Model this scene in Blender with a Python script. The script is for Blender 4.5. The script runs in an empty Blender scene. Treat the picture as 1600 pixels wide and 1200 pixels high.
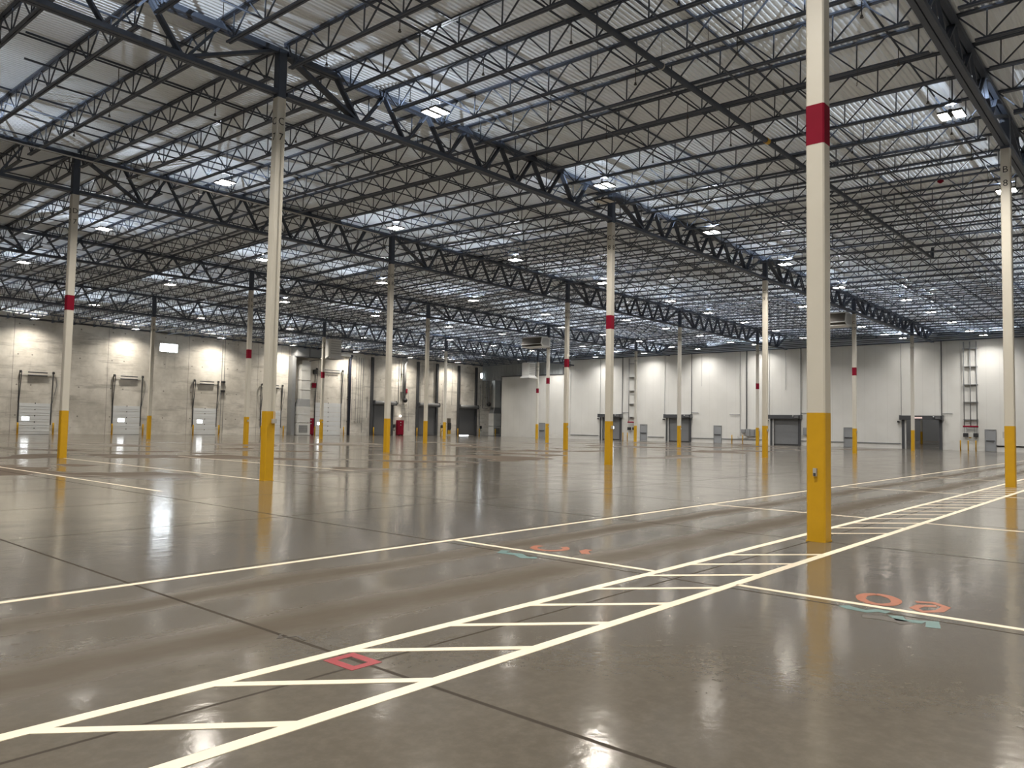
import bpy, math, random
from mathutils import Vector, Matrix

random.seed(7)
C = bpy.context.scene.collection
SC = bpy.context.scene

# ------------------------------------------------------------------ camera, world, exposure
F_PX = 1211.75
PITCH, ROLL, YAW = 0.05383, 0.01853, 0.8555
cam_d = bpy.data.cameras.new('camera')
cam_d.sensor_fit = 'HORIZONTAL'
cam_d.sensor_width = 36.0
cam_d.lens = F_PX / 1600 * 36.0
cam_d.clip_end = 600
cam = bpy.data.objects.new('camera', cam_d)
C.objects.link(cam)
fw = Vector((math.sin(YAW) * math.cos(PITCH), math.cos(YAW) * math.cos(PITCH), math.sin(PITCH)))
r0 = Vector((math.cos(YAW), -math.sin(YAW), 0))
u0 = r0.cross(fw)
rt = math.cos(ROLL) * r0 + math.sin(ROLL) * u0
up = -math.sin(ROLL) * r0 + math.cos(ROLL) * u0
M = Matrix((rt, up, -fw)).transposed().to_4x4()
M.translation = Vector((-11.991, -4.218, 1.652))
cam.matrix_world = M
SC.camera = cam

w = bpy.data.worlds.new('world')
SC.world = w
w.use_nodes = True
w.node_tree.nodes['Background'].inputs[0].default_value = (0.6, 0.72, 0.9, 1)
w.node_tree.nodes['Background'].inputs[1].default_value = 0.05

SC.view_settings.view_transform = 'Standard'
SC.view_settings.look = 'None'
SC.view_settings.exposure = 0.0
SC.view_settings.gamma = 1.0
SC.view_settings.use_curve_mapping = False
SC.cycles.max_bounces = 8
SC.cycles.diffuse_bounces = 5
SC.cycles.glossy_bounces = 3
SC.cycles.sample_clamp_indirect = 8.0
SC.cycles.caustics_reflective = True
SC.cycles.blur_glossy = 1.0
SC.cycles.caustics_refractive = False

LAMP_W = 315.0                     # watts of one of the two panels of a highbay
WARM = (1.0, 0.92, 0.80)           # lamps over the dock side
COOL = (1.0, 0.96, 0.91)           # lamps over the insulated wall side

UP_W = 40.0
UP_SIGN = 1.0                        # watts of the unseen uplight added above a highbay

# ------------------------------------------------------------------ dimensions of the hall
SX, SY = 17.0569, 15.24            # column bays
PJ = SX / 9                        # joist spacing
WX = 76.4                          # insulated white wall
WY = 79.2                          # concrete dock wall
XB, YB = -24.0, -20.0              # walls behind the camera
def zr(y): return 12.75 - 0.02 * abs(y - 2 * SY)   # underside of the roof deck
ROWY = {c: i * SY for i, c in enumerate('BCDEF')}

# ------------------------------------------------------------------ materials
def srgb(r, g, b):
    f = lambda v: (v / 255 / 12.92) if v <= 10.3 else ((v / 255 + 0.055) / 1.055) ** 2.4
    return (f(r), f(g), f(b), 1)

class NT:
    def __init__(s, name):
        s.m = bpy.data.materials.new(name); s.m.use_nodes = True
        s.t = s.m.node_tree; s.b = s.t.nodes['Principled BSDF']
        s.n = s.t.nodes; s.l = s.t.links
        s._pos = None
    def pos(s):
        if s._pos is None:
            tc = s.n.new('ShaderNodeTexCoord'); s._pos = tc.outputs['Object']
        return s._pos
    def put(s, sock, v):
        if hasattr(v, 'is_output') or isinstance(v, bpy.types.NodeSocket): s.l.new(v, sock)
        else: sock.default_value = v
    def math(s, op, a, b=0.0, c=None):
        n = s.n.new('ShaderNodeMath'); n.operation = op
        s.put(n.inputs[0], a); s.put(n.inputs[1], b)
        if c is not None: s.put(n.inputs[2], c)
        return n.outputs[0]
    def xyz(s):
        n = s.n.new('ShaderNodeSeparateXYZ'); s.l.new(s.pos(), n.inputs[0]); return n.outputs
    def noise(s, scale, detail=4, rough=0.55, sc=(1, 1, 1), off=(0, 0, 0), dist=0.0):
        mp = s.n.new('ShaderNodeMapping'); s.l.new(s.pos(), mp.inputs[0])
        mp.inputs['Scale'].default_value = sc; mp.inputs['Location'].default_value = off
        n = s.n.new('ShaderNodeTexNoise'); s.l.new(mp.outputs[0], n.inputs['Vector'])
        n.inputs['Scale'].default_value = scale; n.inputs['Detail'].default_value = detail
        n.inputs['Roughness'].default_value = rough; n.inputs['Distortion'].default_value = dist
        return n.outputs['Fac']
    def ramp(s, v, a, b, lo=0.0, hi=1.0):
        n = s.n.new('ShaderNodeMapRange'); n.interpolation_type = 'SMOOTHSTEP'
        s.put(n.inputs[0], v)
        for i, q in ((1, a), (2, b), (3, lo), (4, hi)): n.inputs[i].default_value = q
        return n.outputs[0]
    def mix(s, f, a, b):
        n = s.n.new('ShaderNodeMix'); n.data_type = 'RGBA'
        s.put(n.inputs[0], f); s.put(n.inputs[6], a); s.put(n.inputs[7], b)
        return n.outputs[2]
    def bump(s, h, strength, dist=0.01):
        n = s.n.new('ShaderNodeBump'); s.l.new(h, n.inputs['Height'])
        n.inputs['Strength'].default_value = strength; n.inputs['Distance'].default_value = dist
        s.l.new(n.outputs[0], s.b.inputs['Normal'])
    def line(s, v, period, half, off=0.0):
        # 1 on thin lines every `period`, else 0
        a = s.math('ADD', v, -off + 200 * period)
        f = s.math('PINGPONG', a, period / 2)
        return s.math('LESS_THAN', f, half)

def simple(name, col, rough=0.5, metal=0.0, var=0.12, scale=6.0, spec=0.5):
    t = NT(name)
    n = t.noise(scale, 3)
    d = tuple(c * (1 - var) for c in col[:3]) + (1,)
    e = tuple(min(1, c * (1 + var)) for c in col[:3]) + (1,)
    t.l.new(t.mix(n, d, e), t.b.inputs['Base Color'])
    t.b.inputs['Roughness'].default_value = rough
    t.b.inputs['Metallic'].default_value = metal
    t.b.inputs['Specular IOR Level'].default_value = spec
    return t.m

def glow(name, col, strength):
    t = NT(name)
    t.b.inputs['Base Color'].default_value = (0.8, 0.8, 0.8, 1)
    t.b.inputs['Emission Color'].default_value = col
    t.b.inputs['Emission Strength'].default_value = strength
    return t.m

def floor_material():
    t = NT('polished_concrete')
    X, Y, Z = t.xyz()
    big = t.noise(0.10, 5, 0.6)
    mid = t.noise(0.7, 6, 0.65, off=(3, 7, 0))
    fine = t.noise(9, 4, 0.7)
    col = t.mix(t.ramp(big, 0.3, 0.7), (0.090, 0.079, 0.064, 1), (0.125, 0.114, 0.097, 1))
    col = t.mix(t.ramp(mid, 0.42, 0.75, 0, 0.5), col, (0.080, 0.070, 0.056, 1))
    col = t.mix(t.ramp(fine, 0.35, 0.75, 0, 0.3), col, (0.165, 0.150, 0.126, 1))
    # dull tyre tracks running along the aisle
    wob = t.math('ADD', t.math('MULTIPLY', t.math('ADD', t.noise(0.35, 3), -0.5), 0.4), t.math('MULTIPLY', t.math('ADD', t.noise(2.5, 5, 0.7, sc=(0.3, 1, 1)), -0.5), 0.35))
    yw = t.math('ADD', Y, wob)
    def band(c, hw, s, soft=0.85):
        d = t.math('ABSOLUTE', t.math('ADD', yw, -c))
        return t.ramp(d, hw * (1 - soft), hw * (1 + soft), s, 0)
    bands = t.math('MAXIMUM', band(2.85, 0.27, 1.0), band(1.35, 0.36, 1.0))
    patchy = t.ramp(t.noise(0.3, 4, off=(9, 1, 0)), 0.25, 0.55, 0.75, 1.0)
    bands = t.math('MULTIPLY', bands, patchy)
    # worn brownish patches further back
    pn = t.noise(0.20, 3, 0.5, sc=(1.0, 0.85, 1), off=(41, 13, 0), dist=0.4)
    zone = t.math('MULTIPLY', t.ramp(Y, 15, 20), t.ramp(Y, 40, 56, 1, 0))
    patch = t.math('MULTIPLY', t.ramp(pn, 0.53, 0.57), zone)
    dull = t.math('MAXIMUM', bands, patch)
    col = t.mix(t.math('MULTIPLY', bands, 0.7), col, (0.070, 0.058, 0.045, 1))
    col = t.mix(t.math('MULTIPLY', patch, 0.85), col, (0.085, 0.066, 0.050, 1))
    # scuffs and drops
    sc = t.noise(2.2, 8, 0.75, off=(5, 5, 0), dist=0.6)
    col = t.mix(t.ramp(sc, 0.68, 0.74, 0, 0.45), col, (0.07, 0.06, 0.05, 1))
    # saw-cut joints
    j = t.math('MAXIMUM', t.line(X, SX / 4, 0.018, 0.0), t.line(Y, SY / 4, 0.014, 0.08))
    col = t.mix(t.math('MULTIPLY', j, 0.8), col, (0.035, 0.03, 0.026, 1))
    t.l.new(col, t.b.inputs['Base Color'])
    r = t.math('ADD', t.ramp(mid, 0.3, 0.8, 0.10, 0.17), t.math('MULTIPLY', dull, 0.32))
    r = t.math('ADD', r, t.math('MULTIPLY', j, 0.6))
    t.l.new(r, t.b.inputs['Roughness'])
    spec = t.math('ADD', 0.40, t.math('MAXIMUM', t.math('MULTIPLY', t.math('MAXIMUM', dull, j), -0.38), -0.38))
    t.l.new(spec, t.b.inputs['Specular IOR Level'])
    bh = t.math('ADD', t.noise(0.9, 4, 0.6), t.math('MULTIPLY', t.noise(9, 3), 0.25))
    t.bump(bh, 0.28, 0.02)
    return t.m

def concrete_wall_material():
    t = NT('precast_concrete')
    X, Y, Z = t.xyz()
    col = t.mix(t.ramp(t.noise(0.35, 6, 0.65), 0.3, 0.7), (0.46, 0.435, 0.385, 1), (0.70, 0.67, 0.61, 1))
    st = t.noise(1.0, 6, 0.7, sc=(0.22, 1, 1.6), off=(4, 0, 2))
    col = t.mix(t.ramp(st, 0.50, 0.68, 0, 0.55), col, (0.25, 0.232, 0.205, 1))
    dr = t.noise(1.0, 5, 0.65, sc=(1.5, 1, 0.18), off=(1, 0, 9))
    col = t.mix(t.ramp(dr, 0.58, 0.70, 0, 0.45), col, (0.27, 0.25, 0.22, 1))
    fl = t.noise(3.2, 6, 0.75, sc=(0.5, 1, 1.0), off=(7, 0, 3))
    col = t.mix(t.ramp(fl, 0.62, 0.72, 0, 0.5), col, (0.22, 0.20, 0.175, 1))
    # panel joints and lifting-point plugs
    j = t.line(X, SX / 4, 0.022, 12.2 - SX / 4)
    px = t.math('PINGPONG', t.math('ADD', X, 200 * SX / 4 - 13.2), SX / 8)
    pz = t.math('PINGPONG', t.math('ADD', Z, 44.6), 1.45)
    dd = t.math('ADD', t.math('POWER', t.math('ADD', px, -0.6), 2.0), t.math('POWER', pz, 2.0))
    dot = t.math('LESS_THAN', dd, 0.0055)
    f = t.math('MULTIPLY', t.math('MAXIMUM', j, dot), 0.65)
    col = t.mix(f, col, (0.10, 0.09, 0.08, 1))
    t.l.new(col, t.b.inputs['Base Color'])
    t.b.inputs['Roughness'].default_value = 0.85
    t.b.inputs['Specular IOR Level'].default_value = 0.2
    t.bump(fl, 0.15, 0.01)
    return t.m

def panel_wall_material():
    t = NT('white_insulated_panel')
    X, Y, Z = t.xyz()
    n = t.noise(0.25, 4)
    col = t.mix(t.ramp(n, 0.3, 0.7), (0.55, 0.545, 0.515, 1), (0.61, 0.605, 0.575, 1))
    j = t.line(Y, 1.14, 0.012, 0.3)
    col = t.mix(t.math('MULTIPLY', j, 0.28), col, (0.3, 0.29, 0.27, 1))
    sm = t.noise(1.3, 6, 0.7, sc=(1, 0.6, 1.5))
    low = t.ramp(Z, 0.1, 1.6, 1, 0)
    col = t.mix(t.math('MULTIPLY', t.math('MULTIPLY', t.ramp(sm, 0.5, 0.7), low), 0.35), col, (0.35, 0.33, 0.29, 1))
    t.l.new(col, t.b.inputs['Base Color'])
    t.b.inputs['Roughness'].default_value = 0.55
    return t.m

MAT = {
 'floor': floor_material(),
 'concrete': concrete_wall_material(),
 'panel': panel_wall_material(),
 'deck': simple('galvanised_roof_deck', (0.80, 0.86, 0.93, 1), 0.85, 0.0, 0.06, 0.3, 0.08),
 'steel': simple('dark_painted_steel', (0.062, 0.078, 0.112, 1), 0.5, 0.0, 0.15, 2, 0.4),
 'dark': simple('charcoal_painted_steel', (0.045, 0.047, 0.052, 1), 0.5, 0.0, 0.15, 2),
 'blue': simple('dark_blue_pipe', (0.018, 0.022, 0.040, 1), 0.4, 0.0, 0.1, 2),
 'white': simple('white_column_paint', (0.55, 0.53, 0.475, 1), 0.42, 0, 0.04, 3),
 'yellow': simple('yellow_safety_paint', (0.54, 0.305, 0.008, 1), 0.40, 0, 0.08, 5),
 'red': simple('red_paint', (0.195, 0.008, 0.024, 1), 0.6, 0, 0.08, 5, 0.08),
 'lineW': simple('white_floor_paint', (0.78, 0.69, 0.555, 1), 0.33, 0, 0.07, 7),
 'orange': simple('orange_spray_paint', (0.27, 0.085, 0.042, 1), 0.4, 0, 0.3, 12),
 'cyan': simple('cyan_spray_paint', (0.085, 0.165, 0.165, 1), 0.4, 0, 0.3, 9),
 'redfloor': simple('red_floor_paint', (0.27, 0.035, 0.045, 1), 0.4, 0, 0.15, 9),
 'dirt': simple('dark_floor_smear', (0.055, 0.05, 0.045, 1), 0.5, 0, 0.3, 9),
 'grey': simple('grey_door_curtain', (0.16, 0.165, 0.17, 1), 0.5, 0, 0.06, 3),
 'slat': simple('grey_rolling_steel', (0.105, 0.107, 0.11, 1), 0.5, 0, 0.06, 3),
 'midgrey': simple('grey_sheet_steel', (0.20, 0.205, 0.21, 1), 0.5, 0, 0.08, 2),
 'doorgrey': simple('grey_man_door_paint', (0.24, 0.25, 0.26, 1), 0.5, 0, 0.06, 2),
 'duct': simple('white_insulated_duct', (0.62, 0.62, 0.60, 1), 0.45, 0, 0.10, 2),
 'dockdoor': simple('white_sectional_door', (0.66, 0.68, 0.69, 1), 0.45, 0, 0.05, 2),
 'galv': simple('galvanised_steel', (0.45, 0.45, 0.44, 1), 0.4, 0.3, 0.15, 3),
 'black': simple('black_plastic', (0.018, 0.018, 0.020, 1), 0.5, 0, 0.1, 4),
 'brown': simple('bronze_louvre', (0.085, 0.072, 0.058, 1), 0.5, 0, 0.1, 4),
 'siding': simple('grey_metal_siding', (0.33, 0.35, 0.36, 1), 0.5, 0, 0.08, 1),
 'lens': glow('lit_led_lens', (1, 0.93, 0.82, 1), 42.0),
 'offlens': simple('unlit_led_lens', (0.62, 0.60, 0.55, 1), 0.4),
 'day': glow('daylight_window_pane', (0.86, 0.94, 1.0, 1), 16.0),
 'doorpane': glow('daylight_door_pane', (0.93, 0.97, 1.0, 1), 9.0),
 'ink': simple('black_stencil_paint', (0.03, 0.03, 0.03, 1), 0.6),
 'bulb': glow('lit_bulkhead_lamp', (1, 0.93, 0.8, 1), 4.0),
 'orangeled': glow('red_led_sign', (1.0, 0.12, 0.04, 1), 0.25),
}

# ------------------------------------------------------------------ mesh helpers
class MB:
    def __init__(s): s.v = []; s.f = []
    def add(s, vs, fs):
        o = len(s.v); s.v += [tuple(v) for v in vs]; s.f += [tuple(i + o for i in f) for f in fs]; return s
    def box(s, x0, x1, y0, y1, z0, z1):
        vs = [(x, y, z) for x in (x0, x1) for y in (y0, y1) for z in (z0, z1)]
        return s.add(vs, [(0, 1, 3, 2), (4, 6, 7, 5), (0, 4, 5, 1), (2, 3, 7, 6), (0, 2, 6, 4), (1, 5, 7, 3)])
    def bar(s, p, q, w, h, up=(0, 0, 1)):
        p, q = Vector(p), Vector(q); d = (q - p).normalized(); u = Vector(up)
        if abs(d.dot(u)) > 0.98: u = Vector((0, 1, 0)) if abs(d.y) < 0.9 else Vector((1, 0, 0))
        r = d.cross(u).normalized(); u = r.cross(d)
        vs = [e + r * (a * w / 2) + u * (b * h / 2) for e in (p, q) for a, b in ((-1, -1), (1, -1), (1, 1), (-1, 1))]
        return s.add(vs, [(3, 2, 1, 0), (4, 5, 6, 7), (0, 1, 5, 4), (1, 2, 6, 5), (2, 3, 7, 6), (3, 0, 4, 7)])
    def tube(s, pts, r, n=8, caps=True):
        pts = [Vector(p) for p in pts]; rings = []
        rr = r if isinstance(r, (list, tuple)) else [r] * len(pts)
        for i, p in enumerate(pts):
            d = (pts[min(i + 1, len(pts) - 1)] - pts[max(i - 1, 0)]).normalized()
            u = Vector((0, 0, 1)) if abs(d.z) < 0.9 else Vector((0, 1, 0))
            a = d.cross(u).normalized(); b = a.cross(d)
            rings.append([p + (a * math.cos(2 * math.pi * k / n) + b * math.sin(2 * math.pi * k / n)) * rr[i] for k in range(n)])
        vs = [v for R in rings for v in R]; fs = []
        for i in range(len(pts) - 1):
            for k in range(n):
                fs.append((i * n + k, (i + 1) * n + k, (i + 1) * n + (k + 1) % n, i * n + (k + 1) % n))
        if caps:
            fs.append(tuple(range(n))); fs.append(tuple(range(len(vs) - 1, len(vs) - 1 - n, -1)))
        return s.add(vs, fs)
    def prism(s, poly, z0, z1):
        n = len(poly)
        vs = [(x, y, z0) for x, y in poly] + [(x, y, z1) for x, y in poly]
        return s.add(vs, [tuple(range(n - 1, -1, -1)), tuple(range(n, 2 * n))] + [(i, (i + 1) % n, n + (i + 1) % n, n + i) for i in range(n)])
    def extrude(s, poly3, vec):
        n = len(poly3); v = Vector(vec)
        vs = [Vector(p) for p in poly3] + [Vector(p) + v for p in poly3]
        return s.add(vs, [tuple(range(n - 1, -1, -1)), tuple(range(n, 2 * n))] + [(i, (i + 1) % n, n + (i + 1) % n, n + i) for i in range(n)])
    def ball(s, c, r, n=10, m=6):
        c = Vector(c); vs = [c + Vector((0, 0, -r))]; fs = []
        for i in range(1, m):
            a = -math.pi / 2 + math.pi * i / m
            for k in range(n):
                b = 2 * math.pi * k / n
                vs.append(c + Vector((math.cos(a) * math.cos(b), math.cos(a) * math.sin(b), math.sin(a))) * r)
        vs.append(c + Vector((0, 0, r)))
        for k in range(n): fs.append((0, 1 + (k + 1) % n, 1 + k))
        for i in range(m - 2):
            for k in range(n):
                a, b = 1 + i * n + k, 1 + i * n + (k + 1) % n
                fs.append((a, b, b + n, a + n))
        e = len(vs) - 1
        for k in range(n): fs.append((e, e - n + k, e - n + (k + 1) % n))
        return s.add(vs, fs)
    def mesh(s, name):
        me = bpy.data.meshes.new(name); me.from_pydata(s.v, [], s.f); me.update(); 
        import bmesh as _b
        bm = _b.new(); bm.from_mesh(me); _b.ops.recalc_face_normals(bm, faces=bm.faces); bm.to_mesh(me); bm.free()
        return me

def obj(name, mb, mat, parent=None, smooth=False):
    me = mb.mesh(name) if isinstance(mb, MB) else mb
    if mat is not None and not me.materials: me.materials.append(MAT[mat])
    if smooth:
        for p in me.polygons: p.use_smooth = True
    o = bpy.data.objects.new(name, me); C.objects.link(o)
    if parent is not None: o.parent = parent
    return o
def tag(o, label, cat, group=None):
    o['label'] = label; o['category'] = cat
    if group: o['group'] = group
    return o
def empty(name, loc=(0, 0, 0), rz=0.0):
    o = bpy.data.objects.new(name, None); C.objects.link(o); o.location = loc; o.rotation_euler = (0, 0, rz)
    o.empty_display_size = 0.3
    return o
def thing(name, label, cat, loc=(0, 0, 0), rz=0.0, group=None):
    return tag(empty(name, loc, rz), label, cat, group)
def struct(name, mb=None, mat=None, loc=None):
    o = obj(name, mb, mat) if mb is not None else empty(name)
    if loc is not None: o.location = loc
    o['kind'] = 'structure'
    return o
def dup(root, loc, label=None, group=None):
    r = root.copy(); C.objects.link(r); r.location = loc
    if label: r['label'] = label
    if group: r['group'] = group
    for ch in list(root.children):
        c = ch.copy(); C.objects.link(c); c.parent = r
        for g in list(ch.children):
            d = g.copy(); C.objects.link(d); d.parent = c
    return r
def text_mesh(txt, size, depth=0.004):
    cu = bpy.data.curves.new('lettering', 'FONT'); cu.body = txt; cu.size = size; cu.extrude = depth / 2
    cu.align_x = 'CENTER'; cu.resolution_u = 3
    o = bpy.data.objects.new('lettering', cu); C.objects.link(o)
    dg = bpy.context.evaluated_depsgraph_get()
    me = bpy.data.meshes.new_from_object(o.evaluated_get(dg))
    bpy.data.objects.remove(o); bpy.data.curves.remove(cu)
    me.materials.clear()
    return me
ORD = ['zeroth', 'first', 'second', 'third', 'fourth', 'fifth', 'sixth', 'seventh', 'eighth', 'ninth', 'tenth', 'eleventh', 'twelfth']

# ================================================================== THE SETTING
fl = struct('floor', MB().box(XB, WX + 0.05, YB, WY + 0.3, -0.2, 0.0), 'floor')

# roof deck: corrugated sheet, ribs running along X
mb = MB()
pitch = 0.1524
ny = int((WY + 0.4 - YB) / pitch)
prof = []
for i in range(ny):
    y = YB + i * pitch
    for dy, dz in ((0.0, 0.0), (0.055, 0.0), (0.075, 0.04), (0.132, 0.04)):
        prof.append((y + dy, zr(y + dy) + dz))
vs = [(XB, y, z) for y, z in prof] + [(WX + 0.3, y, z) for y, z in prof]
n = len(prof)
mb.add(vs, [(i, n + i, n + i + 1, i + 1) for i in range(n - 1)])
ceil = struct('ceiling', mb, 'deck')

# concrete dock wall with a window opening high up
def wall_with_holes(u0, u1, z0, z1, holes):
    # rectangles in (u, z) covering the wall minus the holes (holes must not overlap in u)
    out = []; u = u0
    for a, b, c, d in sorted(holes):
        if a > u: out.append((u, a, z0, z1))
        if c > z0: out.append((a, b, z0, c))
        if d < z1: out.append((a, b, d, z1))
        u = b
    out.append((u, u1, z0, z1))
    return out
mb = MB()
WIN = [(26.0, 28.0, 8.95, 9.9), (76.5, 78.2, 9.0, 9.85)]
for a, b, c, d in wall_with_holes(XB, 80.6, 0, 11.9, WIN): mb.box(a, b, WY, WY + 0.25, c, d)
struct('wall_left', mb, 'concrete')
for i, (a, b, c, d) in enumerate(WIN):
    wdw = struct('window_%d' % (i + 1), MB().box(a, b, WY + 0.10, WY + 0.13, c, d), 'day')
    fr = MB()
    fr.box(a, a + .05, WY + .06, WY + .16, c, d).box(b - .05, b, WY + .06, WY + .16, c, d)
    fr.box(a, b, WY + .06, WY + .16, c, c + .05).box(a, b, WY + .06, WY + .16, d - .05, d)
    fr.box((a + b) / 2 - .02, (a + b) / 2 + .02, WY + .06, WY + .16, c, d)
    obj('window_frame', fr, 'galv', wdw)

# white insulated wall, with the open door to the next hall
OPEN = (14.62, 18.08, -0.2, 3.1)
mb = MB()
for a, b, c, d in wall_with_holes(YB, 61.56, 0, 11.12, [OPEN]): mb.box(WX, WX + 0.2, a, b, max(c, 0), d)
mb.box(WX, WX + 0.2, 61.56, 62.9, 0, 10.15)
mb.box(WX, WX + 0.2, 62.9, 74.6, 0, 9.05)
struct('wall_right', mb, 'panel')
mb = MB()
for i in range(60):
    y = 61.6 + i * 0.3
    mb.box(WX + 0.5, WX + 0.55, y, y + 0.2, 8.6, 12.2).box(WX + 0.46, WX + 0.5, y + 0.04, y + 0.12, 8.6, 12.2)
mb.box(WX + 0.55, WX + 0.6, 61.6, 79.4, 8.6, 12.2)
struct('wall_siding', mb, 'siding')
struct('wall_corner', MB().box(80.4, 80.6, 74.0, WY + 0.25, 0, 12.0).box(WX + 0.2, 80.6, 74.3, 74.6, 0, 9.0), 'siding')
struct('wall_back', MB().box(XB - 0.2, XB, YB, WY + 0.3, 0, 13), 'concrete')
struct('wall_front', MB().box(XB, WX + 0.3, YB - 0.2, YB, 0, 13), 'panel')
# dark steel ledger closing the top of the white wall, and its angle along the lower part
struct('wall_upper', MB().box(WX + 0.02, WX + 0.2, YB, 61.5, 11.12, 12.75), 'deck')
mb = MB()
for z, d in ((11.10, .10), (11.34, .05), (11.52, .07), (11.75, .05), (11.95, .06), (12.2, .05)): mb.box(WX - 0.10, WX + 0.02, YB, 61.5, z, z + d)
struct('trim_1', mb, 'steel')
mb = MB().box(WX - 0.06, WX + 0.25, 62.9, 74.7, 9.05, 9.2).box(WX - .04, WX + .2, 62.7, 62.95, 9.1, 10.2)
struct('trim_2', mb, 'dark')
struct('trim_3', MB().box(XB, 80.4, WY - 0.08, WY, 10.95, 11.12), 'dark')
# kick rail along the white wall
mb = MB()
for a, b in ((18.4, 23.2), (24.0, 28.9), (32.7, 38.5), (39.6, 42.6), (46.5, 48.9), (56.7, 61.4), (-10, 9.75), (2, 9.75)):
    mb.box(WX - 0.06, WX, a, b, 0.50, 0.60)
struct('baseboard_right', mb, 'midgrey')
# the next hall seen through the open door
struct('floor_beyond', MB().box(WX + 0.05, 186, -8, 70, -0.2, -0.001), 'floor')
mb = MB().box(185, 185.3, -8, 70, 0, 12)
struct('wall_beyond', mb, 'grey')
struct('ceiling_beyond', MB().box(WX + 0.2, 186, -8, 70, 11, 11.2), 'deck')
struct('wall_beyond_side', MB().box(WX + 0.2, 186, -8.2, -8, 0, 11).box(WX + 0.2, 186, 70, 70.2, 0, 11), 'siding')

# ================================================================== COLUMNS
CW = 0.138
def ring(mb, hw, z0, z1, ch=0.022):
    p = [(hw - ch, -hw), (hw, -hw + ch), (hw, hw - ch), (hw - ch, hw), (-hw + ch, hw), (-hw, hw - ch), (-hw, -hw + ch), (-hw + ch, -hw)]
    return mb.prism(p, z0, z1)
me_yel = ring(MB(), CW + 0.002, 0.02, 1.935).mesh('guard_paint'); me_yel.materials.append(MAT['yellow'])
me_plate = MB().box(-.144, .144, -.144, .144, 0, .02).mesh('base_plate'); me_plate.materials.append(MAT['yellow'])
me_red = ring(MB(), CW + 0.003, 6.07, 6.69).mesh('red_band'); me_red.materials.append(MAT['red'])
me_sh = {}
def shaft_mesh(top):
    if top not in me_sh:
        me_sh[top] = ring(MB(), CW, 1.935, top).mesh('shaft'); me_sh[top].materials.append(MAT['white'])
    return me_sh[top]
me_txt = {}
def letters(txt):
    if txt not in me_txt:
        me_txt[txt] = text_mesh(txt, 0.30); me_txt[txt].materials.append(MAT['ink'])
    return me_txt[txt]
COLS = {
 'B7': 'nearest white column with yellow base and red band, standing in the hatched walkway',
 'B8': 'white column lettered B 8 with yellow base, standing in the far hatched walkway',
 'C7': 'tall white column lettered C 7 with yellow base and grey outlet box, left of centre',
 'C8': 'white column with red band lettered C 8, bright spot at its yellow base',
 'C9': 'white column lettered C 9 with yellow base, left of the nearest column',
 'C10': 'white column with red band beside a hanging louvred unit, right of the nearest column',
 'C11': 'white column with yellow base in front of the open roll-up door',
 'D7': 'white column lettered D 7 with red band, furthest left column',
 'D8': 'white column with yellow base in front of the first grey rolling door of the concrete wall',
 'D9': 'white column with red band, just left of the C 8 column',
 'D10': 'white column with yellow base in front of the roll-up door right of the C 8 column',
 'D11': 'white column with red band beside the wall panel boxes',
 'E8': 'white column with red band just left of the C 7 column',
 'E9': 'white column with yellow base in front of the middle grey rolling door',
 'E10': 'white column with red band beside the hanging louvred unit left of centre-right',
 'E11': 'white column with yellow base in front of the red-topped riser, right of the C 8 column',
 'F8': 'slim white column with yellow base left of the bright high window',
 'F9': 'slim white column with red band in front of the tall white dock door',
 'F10': 'slim white column with yellow base between the middle and last grey rolling doors',
 'F11': 'slim white column with red band beside the grey door at the left end of the white wall',
}
def place_lettering(par, txt, z):
    for ch, zz in ((txt[0], z), (txt[1:], z - 0.45)):
        o = obj('grid_lettering', letters(ch), None, par)
        o.matrix_local = Matrix.Translation((-CW - 0.003, 0, zz - 0.11)) @ Matrix.Rotation(-math.pi / 2, 4, 'Z') @ Matrix.Rotation(math.pi / 2, 4, 'X')
        o2 = obj('grid_lettering', letters(ch), None, par)
        o2.matrix_local = Matrix.Translation((0, -CW - 0.003, zz - 0.11)) @ Matrix.Rotation(math.pi / 2, 4, 'X')
for cn, lab in COLS.items():
    r, k = cn[0], int(cn[1:])
    x, y = (k - 7) * SX, ROWY[r]
    t = thing('steel_column', lab, 'column', (x, y, 0), 0, 'steel columns of the hall')
    top = 10.2 if r == 'F' else 10.9
    obj('base_plate', me_plate, None, t)
    obj('guard_paint', me_yel, None, t)['label'] = 'yellow painted foot'
    obj('shaft', shaft_mesh(top), None, t)
    if ('BCDEF'.index(r) + k) % 2 == 1:
        obj('red_band', me_red, None, t)['label'] = 'red painted band'
    obj('column_head', ring(MB(), CW - .002, top, zr(y) - 0.16), 'steel', t)['label'] = 'dark grey painted top'
    obj('cap_plate', MB().box(-.15, .15, -.15, .15, zr(y) - .16, zr(y) - .13), 'steel', t)
    place_lettering(t, cn, 10.22 if r != 'F' else 9.55)
    if cn == 'B7':
        b = obj('outlet_box', MB().box(-CW - .045, -CW, -.025, .025, .98, 1.10), 'galv', t)
        obj('outlet_cover', MB().box(-CW - .05, -CW - .045, -.018, .018, .985, 1.03), 'dark', b)
    if cn == 'C7':
        b = obj('outlet_box', MB().box(.01, .13, -CW - .09, -CW, 1.60, 1.72), 'galv', t)
        obj('conduit', MB().tube([(.07, -CW - .03, 1.72), (.07, -CW - .03, 10.8)], .012, 6), 'white', t)
    if cn in ('C8', 'D9', 'D10', 'C9', 'C10', 'E10', 'D11', 'F9', 'E8'):
        obj('outlet_box', MB().box(-.04, .06, -CW - .07, -CW, 1.60, 1.74), 'galv', t)
    if cn == 'B8':
        obj('outlet_box', MB().box(-.05, .05, CW, CW + .06, 1.55, 1.75), 'galv', t)
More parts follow.
